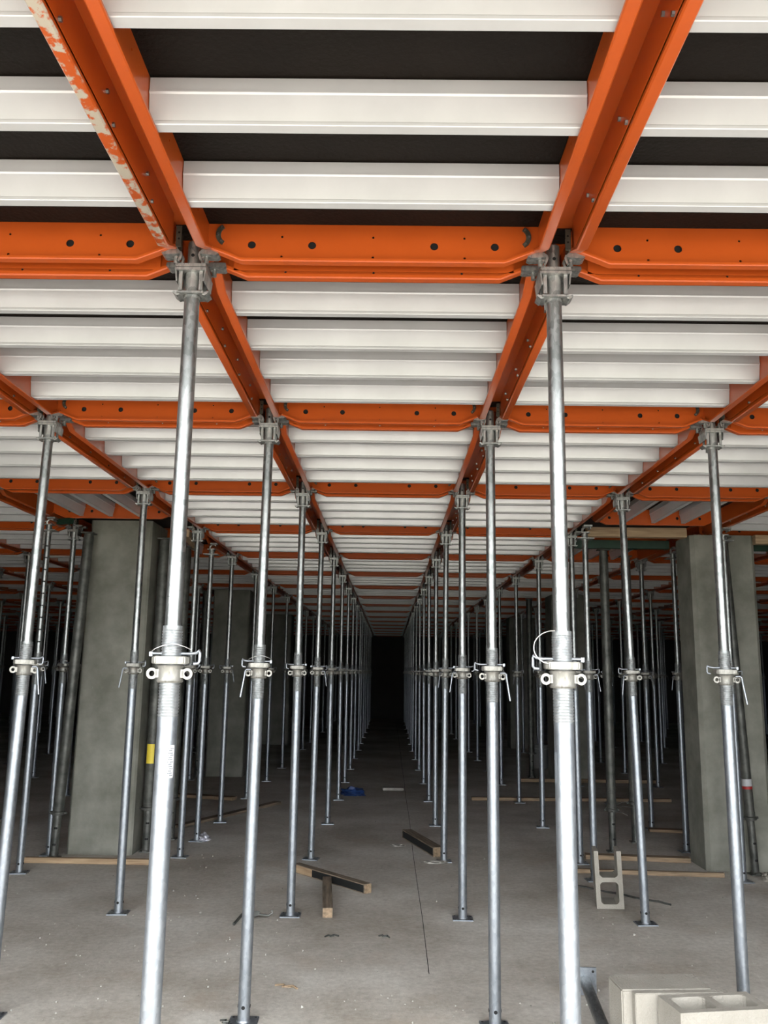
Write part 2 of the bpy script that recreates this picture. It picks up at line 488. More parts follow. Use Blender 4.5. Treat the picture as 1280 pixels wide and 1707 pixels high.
SPECIAL_L, SPECIAL_R = -2, 2          # strips (between prop lines c and c+1) that hold the concrete columns
def is_special(c, k):
    return (c in (-2, 2)) and k in (2, 3)
NROW = 15
for k in range(-1, NROW+1):
    yc = gy(k)+SY
    lim = .46*(yc) + 1.4
    for c in range(-14, 15):
        x0, x1 = gx(c), gx(c+1)
        near_x = 0 if x0*x1 < 0 else min(abs(x0), abs(x1))
        if near_x > lim: continue
        if is_special(c, k): continue
        loc = (gx(c)+HALF, gy(k)+HALF, ZF)
        if k <= 7:
            lab = 'orange framed panel %s, %s' % (strip_name(c), bay_name(k))
            panel(loc, lab, 'orange framed deck panels overhead', 'right' if (c == -1 and k == -1) else None, detail=(k <= 4))
        else:
            lab = 'distant orange framed panel %s, far back' % strip_name(c)
            thing('deck_panel', lab, 'formwork panel', loc, None, 'distant deck panels %s' % strip_name(c), me_far_panel)

# turned infill panels next to the columns
def turned_panel(loc, ly, label, nb=3):
    t = thing('turned_deck_panel', label, 'formwork panel', loc, None, 'turned infill panels by the columns')
    for w_ in ('near', 'far'):
        put(link('end_rail', me_end, t), rail_T(w_, LX, ly))
    me = full_rail(ly, [(x, .1, .0045) for x in (.14, ly-.14)], slots=(.3,)).mesh('short_side_rail', 30)
    for w_ in ('left', 'right'):
        put(link('side_rail', me, t), rail_T(w_, LX, ly))
    mb_ = bar_mb(ly-.008).mesh('lengthwise_bar')
    for i in range(nb):
        x = LX*(i+1)/(nb+1) - .02
        o = link('lengthwise_bar', mb_, t); put(o, Matrix.Translation((x, .004, 0)) @ Matrix.Rotation(PI/2, 4, 'Z'))
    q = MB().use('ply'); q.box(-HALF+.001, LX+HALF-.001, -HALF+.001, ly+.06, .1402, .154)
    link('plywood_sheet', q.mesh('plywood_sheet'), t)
YT = 7.575
turned_panel((gx(-2)+HALF, gy(2)+HALF, ZF), YT-gy(2)-HALF, 'orange panel with lengthwise bars in front of the left concrete column')
turned_panel((gx(2)+HALF, gy(2)+HALF, ZF), YT-gy(2)-HALF, 'orange panel with lengthwise bars in front of the right concrete column')
for c, side in ((-2, 'left'), (2, 'right')):
    turned_panel((gx(c)+HALF, 9.02, ZF), gy(4)-HALF-9.02, 'orange infill panel with lengthwise bars behind the %s concrete column' % side)
    cx0 = -2.87 if c < 0 else 2.87
    cy0 = 8.32 if c < 0 else 8.07
    for nm, (xa, xb, ya, yb), wh in (('f', (gx(c)+.002, gx(c+1)-.002, YT+.09, cy0-.01), 'in front of'), ('b', (gx(c)+.002, gx(c+1)-.002, cy0+.61, 8.93 if c < 0 else 8.93), 'behind')):
        if yb-ya < .02: continue
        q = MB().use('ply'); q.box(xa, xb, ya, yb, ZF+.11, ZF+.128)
        thing('plywood_infill', 'dark plywood infill strip between panel and deck %s the %s column' % (wh, side), 'plywood strip', me=q.mesh('plywood_infill'))

# ------------------------------------------------------------------ props
ZC = 1.668                            # middle of the collar nut
def outer_mb(h_low=0.0):
    m = MB().use('galv_light')
    m.lathe([(.008, .030), (1.50, .030), (1.537, .0305)], 24)
    # cross holes close to the foot, their dark painted on as discs
    m.use('hole')
    for a in (-PI/2, 0, PI/2, PI):
        p = Vector((math.cos(a), math.sin(a), 0))
        m.cyl(p*.0285+Vector((0, 0, .075)), p*.0306+Vector((0, 0, .075)), .009, n=12)
    return m
def thread_mb():
    m = MB().use('thread')
    prof = [(1.537, .0305)]
    z = 1.540
    while z < 1.795:
        prof += [(z, .0295), (z+.0020, .0315), (z+.0046, .0315), (z+.0066, .0295)]
        z += .0090
    prof += [(1.800, .0300), (1.813, .0300), (1.813, .0262)]
    m.lathe(prof, 24)
    return m
def inner_mb(holes=False):
    m = MB().use('galv')
    m.lathe([(1.60, .0255), (2.912, .0255)], 24)
    m.use('hole')
    if holes:
        for i in range(9):
            z = 1.90 + i*.105
            for a in (-PI/2, PI/2, -PI/2+.5):
                p = Vector((math.cos(a), math.sin(a), 0))
                m.cyl(p*.024+Vector((0, 0, z)), p*.0262+Vector((0, 0, z)), .007, n=10)
    return m
def plate_mb():
    m = MB().use('galv_light')
    m.box(-.07, .07, -.06, .06, 0, .008)
    for x in (-.055, .055):
        for y in (-.045, .045):
            m.use('hole'); m.cyl((x, y, .0078), (x, y, .0086), .007, n=10)
    m.use('galv_light'); m.lathe([(.008, .036), (.016, .032)], 20)
    return m
def nut_mb():
    m = MB().use('cast')
    m.lathe([(1.640, .037), (1.645, .041), (1.652, .0385), (1.684, .0385), (1.690, .042), (1.694, .038)], 28)
    for s_ in (-1, 1):                       # ears with a true eye
        n = 18; r0, r1 = .0085, .0165
        vs = []
        for y in (-.008, .008):
            for r in (r0, r1):
                for i in range(n):
                    a = 2*PI*i/n
                    vs.append((s_*.053+r*math.cos(a), y-.012, 1.667+r*math.sin(a)*1.05))
        fs = []
        for i in range(n):
            k = (i+1) % n
            fs += [(i, k, n+k, n+i), (2*n+i, 3*n+i, 3*n+k, 2*n+k), (i, 2*n+i, 2*n+k, k), (n+i, n+k, 3*n+k, 3*n+i)]
        m.add(vs, fs)
        m.box(min(s_*.030, s_*.042), max(s_*.030, s_*.042), -.020, .004, 1.655, 1.680)
    return m
def bar_plate_mb():
    m = MB().use('cast')
    x0, x1, y0, y1 = -.055, .057, -.040, .036
    c = .012
    poly = [(x0+c, y0), (x1-c, y0), (x1, y0+c), (x1, y1-c), (x1-c, y1), (x0+c, y1), (x0, y1-c), (x0, y0+c)]
    m.prism(poly, 1.696, 1.719, 'z')
    return m
def pin_mb():
    m = MB().use('galv_light')
    m.tube([(-.062, .0, 1.728), (.060, .0, 1.728), (.078, -.006, 1.731), (.086, -.012, 1.738), (.0885, -.014, 1.730), (.0885, -.015, 1.706), (.084, -.016, 1.699), (.070, -.017, 1.698)], .0050, 10)
    m.box(-.066, -.056, -.008, .008, 1.719, 1.733)
    return m
def wire_mb():
    m = MB().use('wire')
    m.tube([(-.056, -.02, 1.735), (-.045, -.033, 1.742), (-.02, -.038, 1.752), (0, -.039, 1.756), (.02, -.038, 1.756), (.045, -.03, 1.748), (.06, -.012, 1.741)], .0014, 6)
    return m
def loop_wire_mb():
    m = MB().use('wire')
    pts = []
    for i in range(15):
        a = math.radians(88 + 172*i/14)
        pts.append((-.028+.063*math.cos(a), -.034, 1.761+.052*math.sin(a)))
    pts += [(-.060, -.034, 1.719), (-.035, -.034, 1.723)]
    m.tube(pts, .0018, 6)
    return m
def handle_mb():
    m = MB().use('galv_light')
    m.tube([(.040, -.03, 1.684), (.060, -.036, 1.686), (.068, -.040, 1.678), (.072, -.042, 1.64), (.086, -.046, 1.545)], .0055, 8)
    return m
def head_mb():
    """tube sleeve with four ribs between two plates"""
    m = MB().use('head')
    m.lathe([(2.905, .029), (2.984, .029)], 20)
    m.lathe([(2.985, .0225), (3.095, .0225), (3.10, .018)], 18)                 # spigot into the panel gap
    m.box(-.052, .052, -.045, .045, 2.982, 2.991)
    m.box(-.050, .050, -.047, .047, 2.993, 3.004)
    m.box(-.046, .046, -.040, .040, 2.991, 2.993)
    for sx_ in (-1, 1):                                                          # drooping cheeks of the top plate
        m.prism([(sx_*.052, 2.985), (sx_*.047, 2.985), (sx_*.042, 2.945), (sx_*.047, 2.943)], -.042, .065, 'y')
        for sy_ in (-1, 1):
            m.box(sx_*.034-.006, sx_*.034+.006, sy_*.030-.004, sy_*.030+.004, 2.915, 2.983)
    m.box(-.044, .044, -.036, .036, 2.905, 2.912)
    for sx_ in (-1, 1):
        m.prism([(sx_*.044, 2.912), (sx_*.058, 2.916), (sx_*.060, 2.911), (sx_*.046, 2.900), (sx_*.036, 2.905)], -.026, .030, 'y')
    m.lathe([(2.895, .0275), (2.905, .0275)], 18)
    m.box(-.028, -.020, .018, .026, 2.882, 2.906)
    m.use('hole'); m.cyl((0, -.0215, 3.045), (0, -.0229, 3.045), .006, n=10)
    return m
def claw_mb():
    m = MB().use('head')
    m.prism([(-.030, .010), (.020, .012), (.028, .006), (.028, -.004), (-.022, -.008), (-.032, -.002)], -.024, .024, 'y', Matrix.Translation((-.012, 0, 3.034)))
    m.cyl((0, 0, 3.004), (0, 0, 3.034), .0085, n=12)
    for y in (-.017, .017):
        m.prism([(.008, 3.040), (.020, 3.040), (.024, 3.028), (.018, 3.010), (.010, 3.006), (.013, 3.018), (.016, 3.028)], y-.003, y+.003, 'y')
    m.cyl((.006, -.022, 3.018), (.006, .022, 3.018), .004, n=8)
    return m
def guide_mb():
    """upright perforated steel plate in the panel gap beside the spigot"""
    m = MB().use('bracket')
    m.box(-.0015, .0015, -.035, .030, 3.045, 3.118)
    m.box(-.004, .014, -.038, -.035, 3.045, 3.118)
    m.use('hole')
    for z in (3.072, 3.094):
        for s_ in (-1, 1):
            m.cyl((.006, -.0385, z), (.006, -.0392, z), .0036, n=10)
    m.use('galv')
    for z in (3.065, 3.085, 3.105):
        m.cyl((-.0015, -.01, z), (-.005, -.01, z), .003, n=8)
        m.cyl((.0015, -.01, z), (.005, -.01, z), .003, n=8)
    return m

ME = {}
ME['outer'] = outer_mb().mesh('outer_tube', 35)
ME['thread'] = thread_mb().mesh('threaded_sleeve', 60)
ME['inner'] = inner_mb().mesh('inner_tube', 35)
ME['inner_holes'] = inner_mb(True).mesh('perforated_inner_tube', 35)
ME['plate'] = plate_mb().mesh('base_plate', 35)
ME['nut'] = nut_mb().mesh('collar_nut', 40)
ME['bar'] = bar_plate_mb().mesh('collar_bar', 25, bevel=.003)
ME['pin'] = pin_mb().mesh('locking_pin', 40)
ME['wire'] = wire_mb().mesh('wire', 60)
ME['loop'] = loop_wire_mb().mesh('wire_loop', 60)
ME['handle'] = handle_mb().mesh('handle', 50)
ME['head'] = head_mb().mesh('prop_head', 35)
ME['claw'] = claw_mb().mesh('claw', 35)
ME['guide'] = guide_mb().mesh('guide_plate', 35)
CLAWS = [(-.050, -.040, 0), (.050, -.040, PI), (-.058, .052, 0), (.058, .052, PI)]
def claw_T(i):
    x, y, a = CLAWS[i]
    return Matrix.Translation((x, y, 0)) @ Matrix.Rotation(a, 4, 'Z')

def flat_head_mb():
    m = MB().use('head')
    m.lathe([(2.86, .029), (2.915, .029), (2.915, .024), (2.93, .024)], 18)
    m.box(-.075, .075, -.055, .055, 2.875, 2.883)
    m.box(-.04, .04, -.035, .035, 2.93, 2.938)
    m.tube([(-.02, 0, 2.93), (-.02, 0, 2.965), (.0, 0, 2.985), (.03, 0, 2.99)], .012, 8)
    m.box(-.012, .062, -.04, .04, 2.985, 3.0)
    m.cyl((.045, -.045, 2.972), (.045, .045, 2.972), .008, n=10)
    return m
ME['flat_head'] = flat_head_mb().mesh('forked_prop_head', 35)

# single mesh for distant props
fp = MB()
fp.merge(outer_mb()).merge(plate_mb()).merge(inner_mb()).merge(nut_mb()).merge(bar_plate_mb()).merge(handle_mb()).merge(head_mb())
fp.use('thread').lathe([(1.537, .031), (1.80, .031), (1.813, .026)], 16)
for i in range(4): fp.merge(claw_mb(), claw_T(i))
me_far_prop = fp.mesh('distant_prop', 35)

def line_name(c):
    n = (-c if c <= 0 else c-1)
    return '%s line %s of the aisle' % (ORD[n], 'left' if c <= 0 else 'right')

def lean_rot(dx, dy, yaw):
    """rotation that brings the top (z=3) back over the grid point from a base shifted by dx, dy"""
    d = Vector((-dx, -dy, 3.0)).normalized()
    q = Vector((0, 0, 1)).rotation_difference(d)
    return (q.to_matrix() @ Matrix.Rotation(yaw, 3, 'Z')).to_euler()

def prop(x, y, label, group, dx=0, dy=0, turn=0.0, handle=True, kind='grid', extra=()):
    t = thing('shoring_prop', label, 'prop', (x+dx, y+dy, 0), lean_rot(dx, dy, 0), group)
    o = link('outer_tube', ME['outer'], t)
    link('threaded_sleeve', ME['thread'], t)
    link('inner_tube', ME['inner_holes'] if kind == 'holes' else ME['inner'], t)
    o = link('base_plate', ME['plate'], t); o.rotation_euler[2] = R.uniform(-.15, .15)
    n_ = link('collar_nut', ME['nut'], t); n_.rotation_euler[2] = turn
    if handle:
        h = link('handle', ME['handle'], n_); h.rotation_euler[2] = PI if handle == 'left' else (0 if handle == 'right' else R.choice((0, PI, .6, 2.4)))
        if handle == 'left': h.scale = (1, -1, 1)
    br = link('collar_bar', ME['bar'], t); br.rotation_euler[2] = turn
    p_ = link('locking_pin', ME['pin'], br)
    if 'mirror' in extra: p_.rotation_euler[2] = PI
    if 'wire' in extra: link('wire', ME['wire'], br)
    if 'loop' in extra: link('wire_loop', ME['loop'], br, label='thin wire loop bent round the thread')
    if kind == 'grid':
        hd = link('prop_head', ME['head'], t)
        for i in range(4):
            put(link('claw', ME['claw'], hd), claw_T(i))
        put(link('guide_plate', ME['guide'], hd), Matrix.Translation((-.040, -.045, 0)))
        put(link('guide_plate', ME['guide'], hd), Matrix.Translation((.040, -.045, 0)) @ Matrix.Scale(-1, 4, (1, 0, 0)))
    else:
        link('prop_head', ME['flat_head'], t)
    return t

def sticker_mb(a0, a1, z0, z1, matname, marks):
    m = MB().use(matname)
    n = 6
    vs = []; r = .0309
    for i in range(n+1):
        a = a0+(a1-a0)*i/n
        for z in (z0, z1): vs.append((r*math.cos(a), r*math.sin(a), z))
    m.add(vs, [(2*i, 2*i+2, 2*i+3, 2*i+1) for i in range(n)])
    if marks:
        m.use('grey_print'); r = .0312
        z = z0+.006; k = 0
        while z < z1-.006:
            e = (a1-a0)*(.15 + .2*((k*7) % 3)/2)
            vs = [(r*math.cos(a), r*math.sin(a), zz) for a in (a0+e*.6, (a0+a1)/2, a1-e) for zz in (z, z+.0025)]
            m.add(vs, [(0, 2, 3, 1), (2, 4, 5, 3)])
            z += .0065; k += 1
    return m

TUNE = {   # (line, row): base shift dx, dy, collar turn, handle, extras
    (0, 0): dict(dx=.000, turn=.12, handle=False, extra=('wire',)),
    (1, 0): dict(dx=.000, turn=-.05, handle=False, extra=('mirror', 'loop')),
    (-1, 1): dict(dx=-.05, turn=.3, handle='right'),
    (0, 1): dict(dx=-.012, turn=.1, handle='left', extra=('mirror', 'wire')),
    (1, 1): dict(dx=.0, turn=.0, handle='right', extra=('mirror',)),
    (2, 1): dict(dx=.0, turn=.0, handle='right', extra=('mirror',)),
    (-1, 2): dict(dx=.01, turn=.0, handle='left'),
    (0, 2): dict(dx=.004, dy=.01, turn=-.1, handle=False, extra=('mirror',)),
    (1, 2): dict(dx=-.003, turn=-.2, handle='left'),
    (2, 2): dict(dx=.045, dy=-.05, turn=.0, handle='left', extra=('mirror',)),
    (0, 3): dict(dx=-.02, turn=.2, handle='right'),
    (1, 3): dict(dx=-.02, turn=.3, handle='left'),
}
front_names = {
    (0, 0): 'large near galvanised prop left of the aisle with white sticker below its collar',
    (1, 0): 'large near galvanised prop right of the aisle with wire loop at its collar',
}
for r in range(0, NROW+1):
    y = gy(r)
    lim = .46*y + 1.0
    for c in range(-12, 14):
        x = gx(c)
        if abs(x) > lim: continue
        if r == 3 and c == 3: continue             # its place is taken by the right column
        if (c, r) in front_names: lab = front_names[(c, r)]
        else: lab = 'galvanised prop, %s cross row from the front, %s' % (ORD[min(r, 11)], line_name(c))
        if r <= 7:
            kw = dict(TUNE.get((c, r), dict(dx=R.uniform(-.012, .012), turn=R.uniform(-.5, .5), handle=True, extra=R.choice(((), ('mirror',), ('wire',))))))
            t = prop(x, y, lab, 'galvanised props carrying the deck', **kw)
            if (c, r) == (0, 0):
                link('sticker', sticker_mb(-PI*.38, -PI*.12, 1.36, 1.455, 'paper', True).mesh('sticker'), t, label='white printed sticker')
            if (c, r) == (1, 0):
                link('sticker', sticker_mb(-PI*.99, -PI*.80, 1.36, 1.45, 'grey_print', False).mesh('sticker'), t, label='faded grey print')
        else:
            thing('shoring_prop', 'distant thin galvanised prop in the dark rear of the %s' % line_name(c), 'prop',
                  (x+R.uniform(-.012, .012), y+R.uniform(-.01, .01), 0), (0, 0, R.choice((0, PI))),
                  'distant props of the %s' % line_name(c), me_far_prop)

prop(-2.985, 7.578, 'galvanised prop with perforated upper tube in front of the left column', 'extra props around the columns', kind='holes', handle='right', turn=.3)
prop(-1.83, 9.05, 'thin galvanised prop with forked head standing right behind the left column', 'extra props around the columns', kind='flat', handle=False)
prop(1.80, 7.64, 'galvanised prop with forked head left of the upright concrete block', 'extra props around the columns', kind='flat', handle='right', turn=.1)
prop(3.05, 7.68, 'galvanised prop standing in front of the right concrete column', 'extra props around the columns', kind='flat', handle=False)
prop(2.99, 8.9, 'galvanised prop squeezed against the left side of the right concrete column', 'extra props around the columns', kind='flat', handle='left')

# ------------------------------------------------------------------ concrete columns
def column(x0, y0, top, label, seam=1.9, wdt=.60, dep=.60, c=.018):
    t = thing('concrete_column', label, 'column', (x0, y0, 0))
    poly = [(c, 0), (wdt-c, 0), (wdt, c), (wdt, dep-c), (wdt-c, dep), (c, dep), (0, dep-c), (0, c)]
    m = MB().use('column'); m.prism(poly, 0, seam, 'z')
    q = .0015
    m.prism([(x+(q if x < wdt/2 else -q), y+(q if y < dep/2 else -q)) for x, y in poly], seam, seam+.004, 'z')
    m.prism(poly, seam+.004, top, 'z')
    link('column_shaft', m.mesh('column_shaft'), t)
    m = MB().use('column')
    for k in range(5):                      # small plugged tie holes
        m.cyl((.12+.09*(k % 2), 0, .5+.5*k), (.12+.09*(k % 2), -.003, .5+.5*k), .011, n=12)
    link('tie_hole_plug', m.mesh('tie_hole_plug'), t)
    return t
column(-2.87, 8.32, 3.108, 'grey concrete column on the left, behind the timber curb')
column(2.885, 8.05, 2.995, 'grey concrete column on the right, behind the props at the picture edge', dep=.46, c=.035)
column(-2.87, 14.35, 2.995, 'shaded concrete column farther back on the left')
column(2.75, 14.45, 2.995, 'shaded concrete column farther back on the right')
column(-2.87, 20.5, 2.995, 'dark concrete column deep in the hall, left side')
column(2.87, 20.5, 2.995, 'dark concrete column deep in the hall, right side')

# ------------------------------------------------------------------ dark steel shores
def steel_shore(x, y, label, r=.043, z0=.42, top=2.95, sticker=None, wires=False, band=False, dx=0):
    t = thing('steel_shore', label, 'steel shore', (x, y, 0), (0, math.atan2(dx, 3.0), 0), 'dark steel shores beside the columns')
    m = MB().use('old_steel'); m.lathe([(z0, r*.9), (z0+.03, r), (top-.04, r), (top, r*.86)], 24)
    link('shore_tube', m.mesh('shore_tube', 40), t)
    m = MB().use('old_steel'); m.lathe([(.010, r*.76), (z0+.02, r*.76)], 20)
    m.use('hole')
    for z in (.12, .26):
        for a in (-PI/2, -PI/2+.35):
            p = Vector((math.cos(a), math.sin(a), 0))
            m.cyl(p*r*.70+Vector((0, 0, z)), p*(r*.76+.0006)+Vector((0, 0, z)), .010, n=10)
    link('shore_leg', m.mesh('shore_leg', 40), t)
    m = MB().use('old_steel'); m.lathe([(z0-.05, r*.8), (z0-.045, r*1.25), (z0-.02, r*1.3), (z0-.015, r), (z0+.02, r*1.05)], 20)
    for k in range(2):
        m.cyl((r*(1 if k else -1)*.9, 0, z0-.035), (r*(1 if k else -1)*1.65, 0, z0-.03), .010, n=10)
    link('shore_collar', m.mesh('shore_collar', 40), t)
    m = MB().use('old_steel'); m.box(-.055, .055, -.055, .055, 0, .010); m.box(-.02, .02, -.06, .06, .010, .022)
    link('base_plate', m.mesh('base_plate'), t)
    m = MB().use('old_steel'); m.box(-.06, .06, -.06, .06, top, top+.012); m.lathe([(top-.02, r*.7), (top, r*.7)], 14)
    link('top_plate', m.mesh('top_plate'), t)
    if sticker:
        m = MB().use('yellow'); n = 6; rr = r+.0006; vs = []
        for i in range(n+1):
            a = -PI*.75+PI*.45*i/n
            for z in sticker: vs.append((rr*math.cos(a), rr*math.sin(a), z))
        m.add(vs, [(2*i, 2*i+2, 2*i+3, 2*i+1) for i in range(n)])
        link('sticker', m.mesh('sticker'), t, label='yellow sticker')
    if band:
        m = MB().use('paper'); m.lathe([(.74, r+.001), (.80, r+.001)], 24, caps=False); m.use('red_band'); m.lathe([(.715, r+.001), (.738, r+.001)], 24, caps=False)
        link('sticker', m.mesh('sticker', 40), t, label='white band with a red stripe')
    if wires:
        q = random.Random(3); m = MB().use('old_steel')
        for k in range(7):
            a = -PI*q.uniform(.1, .9); z = .40+q.uniform(-.03, .05)
            p0 = Vector((math.cos(a)*r, math.sin(a)*r, z)); d = Vector((math.cos(a)+q.uniform(-.8, .8), math.sin(a), q.uniform(-.7, .7)))*q.uniform(.05, .13)
            m.tube([p0, p0+d*.5+Vector((0, 0, .01)), p0+d], .003, 5)
        for z in (.39, .405, .42, .55, .565, .58, .61):
            pts = [((r+.003)*math.cos(2*PI*i/16), (r+.003)*math.sin(2*PI*i/16), z+.004*math.sin(i)) for i in range(17)]
            m.tube(pts, .003, 5)
        link('tie_wire', m.mesh('tie_wire', 60), t)
    return t
steel_shore(-2.93, 8.17, 'grimy steel shore along the left edge of the left column', r=.048, dx=.10)
steel_shore(-2.185, 8.50, 'grimy steel shore with yellow sticker right of the left column', r=.055, sticker=(.80, .98))
steel_shore(-2.11, 9.12, 'dark steel shore behind the yellow stickered one', r=.050)
steel_shore(2.26, 8.85, 'dark steel shore wrapped with tie wire, behind the upright concrete block', r=.045, wires=True)
steel_shore(2.62, 9.35, 'dark steel shore half hidden behind the prop in front of it, right side', r=.05)
steel_shore(3.27, 7.96, 'short based dark shore with white and red band, in front of right column', r=.042, band=True, z0=.50, dx=-.12)
steel_shore(-2.97, 14.2, 'dark steel shore by the farther left column', r=.05)
steel_shore(2.45, 14.9, 'dark steel shore by the farther right column', r=.05)

# ------------------------------------------------------------------ timbers
def timber(p0, p1, w_, h_, label, matname='timber', z=0.0, name='timber_plank', cat='plank', group=None, ends=None, roll=0):
    p0 = Vector((*p0, 0)); p1 = Vector((*p1, 0)); d = p1-p0; L = d.length
    m = MB().use(matname)
    c = .003
    q = random.Random(int(L*1000)+int(w_*777))
    sec = [(-w_/2+c, 0), (w_/2-c, 0), (w_/2, c), (w_/2, h_-c), (w_/2-c, h_), (-w_/2+c, h_), (-w_/2, h_-c), (-w_/2, c)]
    m.prism(sec, 0, L, 'x')
    o = thing(name, label, cat, (p0.x, p0.y, z), (0, 0, math.atan2(d.y, d.x)), group, m.mesh(name))
    return o, L
timber((-3.10, 7.975), (-1.93, 7.965), .05, .045, 'narrow pale timber curb on the floor in front of the left column', 'fresh_timber', name='timber_curb')
timber((1.60, 7.93), (2.95, 7.84), .045, .035, 'long narrow timber strip on the floor in front of the right column', 'curb_timber', name='timber_curb')
timber((1.92, 8.53), (2.86, 8.43), .10, .040, 'wide dusty plank just behind the front timber strip, right side', 'curb_timber')
timber((2.95, 10.02), (3.60, 9.92), .12, .030, 'short plank under a prop foot left of the right column', 'curb_timber')
timber((1.20, 12.2), (3.92, 12.32), .09, .04, 'long reddish plank across the floor behind the second row of planks, right', 'curb_timber')
timber((2.15, 14.32), (4.35, 14.36), .09, .05, 'pale plank on the floor before the farther right column', 'curb_timber')
timber((-2.75, 12.1), (-1.95, 11.85), .14, .04, 'brown board on the floor left, before the farther left column', 'curb_timber')
timber((-2.2, 9.75), (-1.35, 11.6), .10, .03, 'dark weathered plank on the shaded floor left of the aisle', 'timber')
# centre pieces
o, L = timber((-.705, 7.79), (-.075, 7.09), .07, .07, 'long weathered timber with a fresh pale patch, lying in the aisle', 'timber', name='timber_offcut', cat='timber')
m = MB().use('hole'); m.box(.12, L-.012, -.0360, -.0349, .008, .062)  # near-black sheet over one long side
link('tar_coating', m.mesh('tar_coating'), o, label='black tarry side')
m = MB().use('fresh_timber'); m.box(.035, .27, -.0365, -.0359, .008, .064)
link('split_patch', m.mesh('split_patch'), o, label='pale freshly split patch')
m = MB().use('curb_timber'); m.box(L, L+.001, -.032, .032, .003, .067)
link('sawn_end', m.mesh('sawn_end'), o, label='pale sawn end')
o, L = timber((-.41, 7.33), (-.338, 6.40), .07, .065, 'short weathered timber pointing at the camera, butted against the longer one', 'timber', name='timber_offcut', cat='timber')
m = MB().use('curb_timber'); m.box(L, L+.001, -.032, .032, .003, .062)
link('sawn_end', m.mesh('sawn_end'), o, label='pale sawn end')
o, L = timber((.27, 9.40), (.545, 8.48), .10, .085, 'weathered timber offcut near the prop foot right of the aisle', 'timber', name='timber_offcut', cat='timber')
m = MB().use('hole'); m.box(.02, L-.012, -.0510, -.0499, .012, .074)  # long side covered by a near-black sheet
link('tar_coating', m.mesh('tar_coating'), o, label='black tarry side')
m = MB().use('curb_timber'); m.box(L, L+.001, -.046, .046, .003, .082)
link('sawn_end', m.mesh('sawn_end'), o, label='pale sawn end')
# overhead timbers at the right column
timber((1.93, 8.14), (2.865, 8.13), .09, .09, 'pale timber beam under the deck, left of the right column head', 'fresh_timber', z=2.975, name='timber_beam', cat='beam')
timber((3.475, 8.05), (4.16, 8.05), .09, .085, 'pale timber beam under the deck, right of the right column head', 'fresh_timber', z=2.91, name='timber_beam', cat='beam')
timber((1.88, 8.62), (2.86, 8.62), .05, .085, 'green edged beam behind the timber left of the right column', 'green', z=2.935, name='timber_beam', cat='beam')
timber((3.475, 8.42), (4.6, 8.42), .05, .085, 'green edged beam behind the timber right of the right column', 'green', z=2.90, name='timber_beam', cat='beam')
timber((-1.98, 8.95), (-1.90, 8.15), .07, .07, 'short pale timber block under the deck right of the left column head', 'fresh_timber', z=2.93, name='timber_block', cat='block of timber')
timber((-2.93, 7.66), (-2.80, 7.60), .06, .05, 'small green block wedged above the perforated prop, left', 'green', z=2.95, name='timber_block', cat='block of timber')

# ------------------------------------------------------------------ concrete blocks
def cmu_mb(L=.39, D=.19, H=.198, open_end=False, t=.032):
    m = MB().use('block')
    m.box(0, L, 0, t, 0, H); m.box(0, L, D-t, D, 0, H)
    xs = [0, L/2-t/2, L-t]
    if open_end: xs = xs[:2]
    for x in xs: m.box(x, x+t, t, D-t, 0, H)
    # mortar fillets inside the cells
    for x0, x1 in ((t, L/2-t/2), (L/2+t/2, L-t)):
        for (cx_, cy_, sx_, sy_) in ((x0, t, 1, 1), (x1, t, -1, 1), (x0, D-t, 1, -1), (x1, D-t, -1, -1)):
            if open_end and sx_ < 0 and x0 > L/2: continue
            m.prism([(cx_, cy_), (cx_+sx_*.02, cy_), (cx_+sx_*.008, cy_+sy_*.008), (cx_, cy_+sy_*.02)], 0.001, H-.001, 'z')
    return m
me_cmu = cmu_mb().mesh('concrete_block', bevel=0)
ang = math.radians(9.5)
u_ = Vector((math.cos(ang), math.sin(ang), 0)); n_ = Vector((-math.sin(ang), math.cos(ang), 0))
A0 = Vector((1.052, 3.895, 0)); C0 = Vector((1.216, 3.652, 0))
for k, z in enumerate((0, .199)):
    lvl = 'upper' if k else 'lower'
    q = MB().use('block'); q.prism([(0, 0), (.39, 0), (.39, .185), (.375, .19), (.03, .19), (0, .17)], 0, .198, 'z')
    thing('concrete_block', 'buff solid concrete block at the back left of the pile, %s layer' % lvl, 'concrete block', A0+Vector((0, 0, z)), (0, 0, math.radians(4.5)), 'pile of concrete blocks', q.mesh('concrete_block', bevel=.006))
    thing('concrete_block', 'buff hollow concrete block at the front of the pile, %s layer' % lvl, 'concrete block', C0+Vector((0, 0, z)), (0, 0, ang), 'pile of concrete blocks', me_cmu)
    q = MB().use('block'); q.box(0, .40, 0, .040, 0, .198)
    thing('concrete_block', 'thin buff concrete slab between the front and back blocks, %s layer' % lvl, 'concrete block', A0+Vector((.045, -.0395, z)), (0, 0, math.radians(4.5)), 'pile of concrete blocks', q.mesh('concrete_slab', bevel=.003))
# upright block with its cells towards the camera, open end up
q = cmu_mb(L=.40, D=.195, open_end=True)
T = Matrix.Translation((1.606, 6.73, 0)) @ Matrix.Rotation(math.radians(-8.0), 4, 'Z') @ Matrix.Rotation(math.radians(-1.8), 4, 'Y')
up_ = Matrix(((0, 1, 0, 0), (0, 0, -1, .198), (1, 0, 0, 0), (0, 0, 0, 1)))     # x->z, y->x, z->-y
q2 = MB(); q2.merge(q, up_)
o = thing('concrete_block', 'grey hollow concrete block standing upright alone, open end up', 'concrete block', (0, 0, 0), None, None, q2.mesh('upright_block'))
o.matrix_world = T @ Matrix.Translation((0, 0, .006))

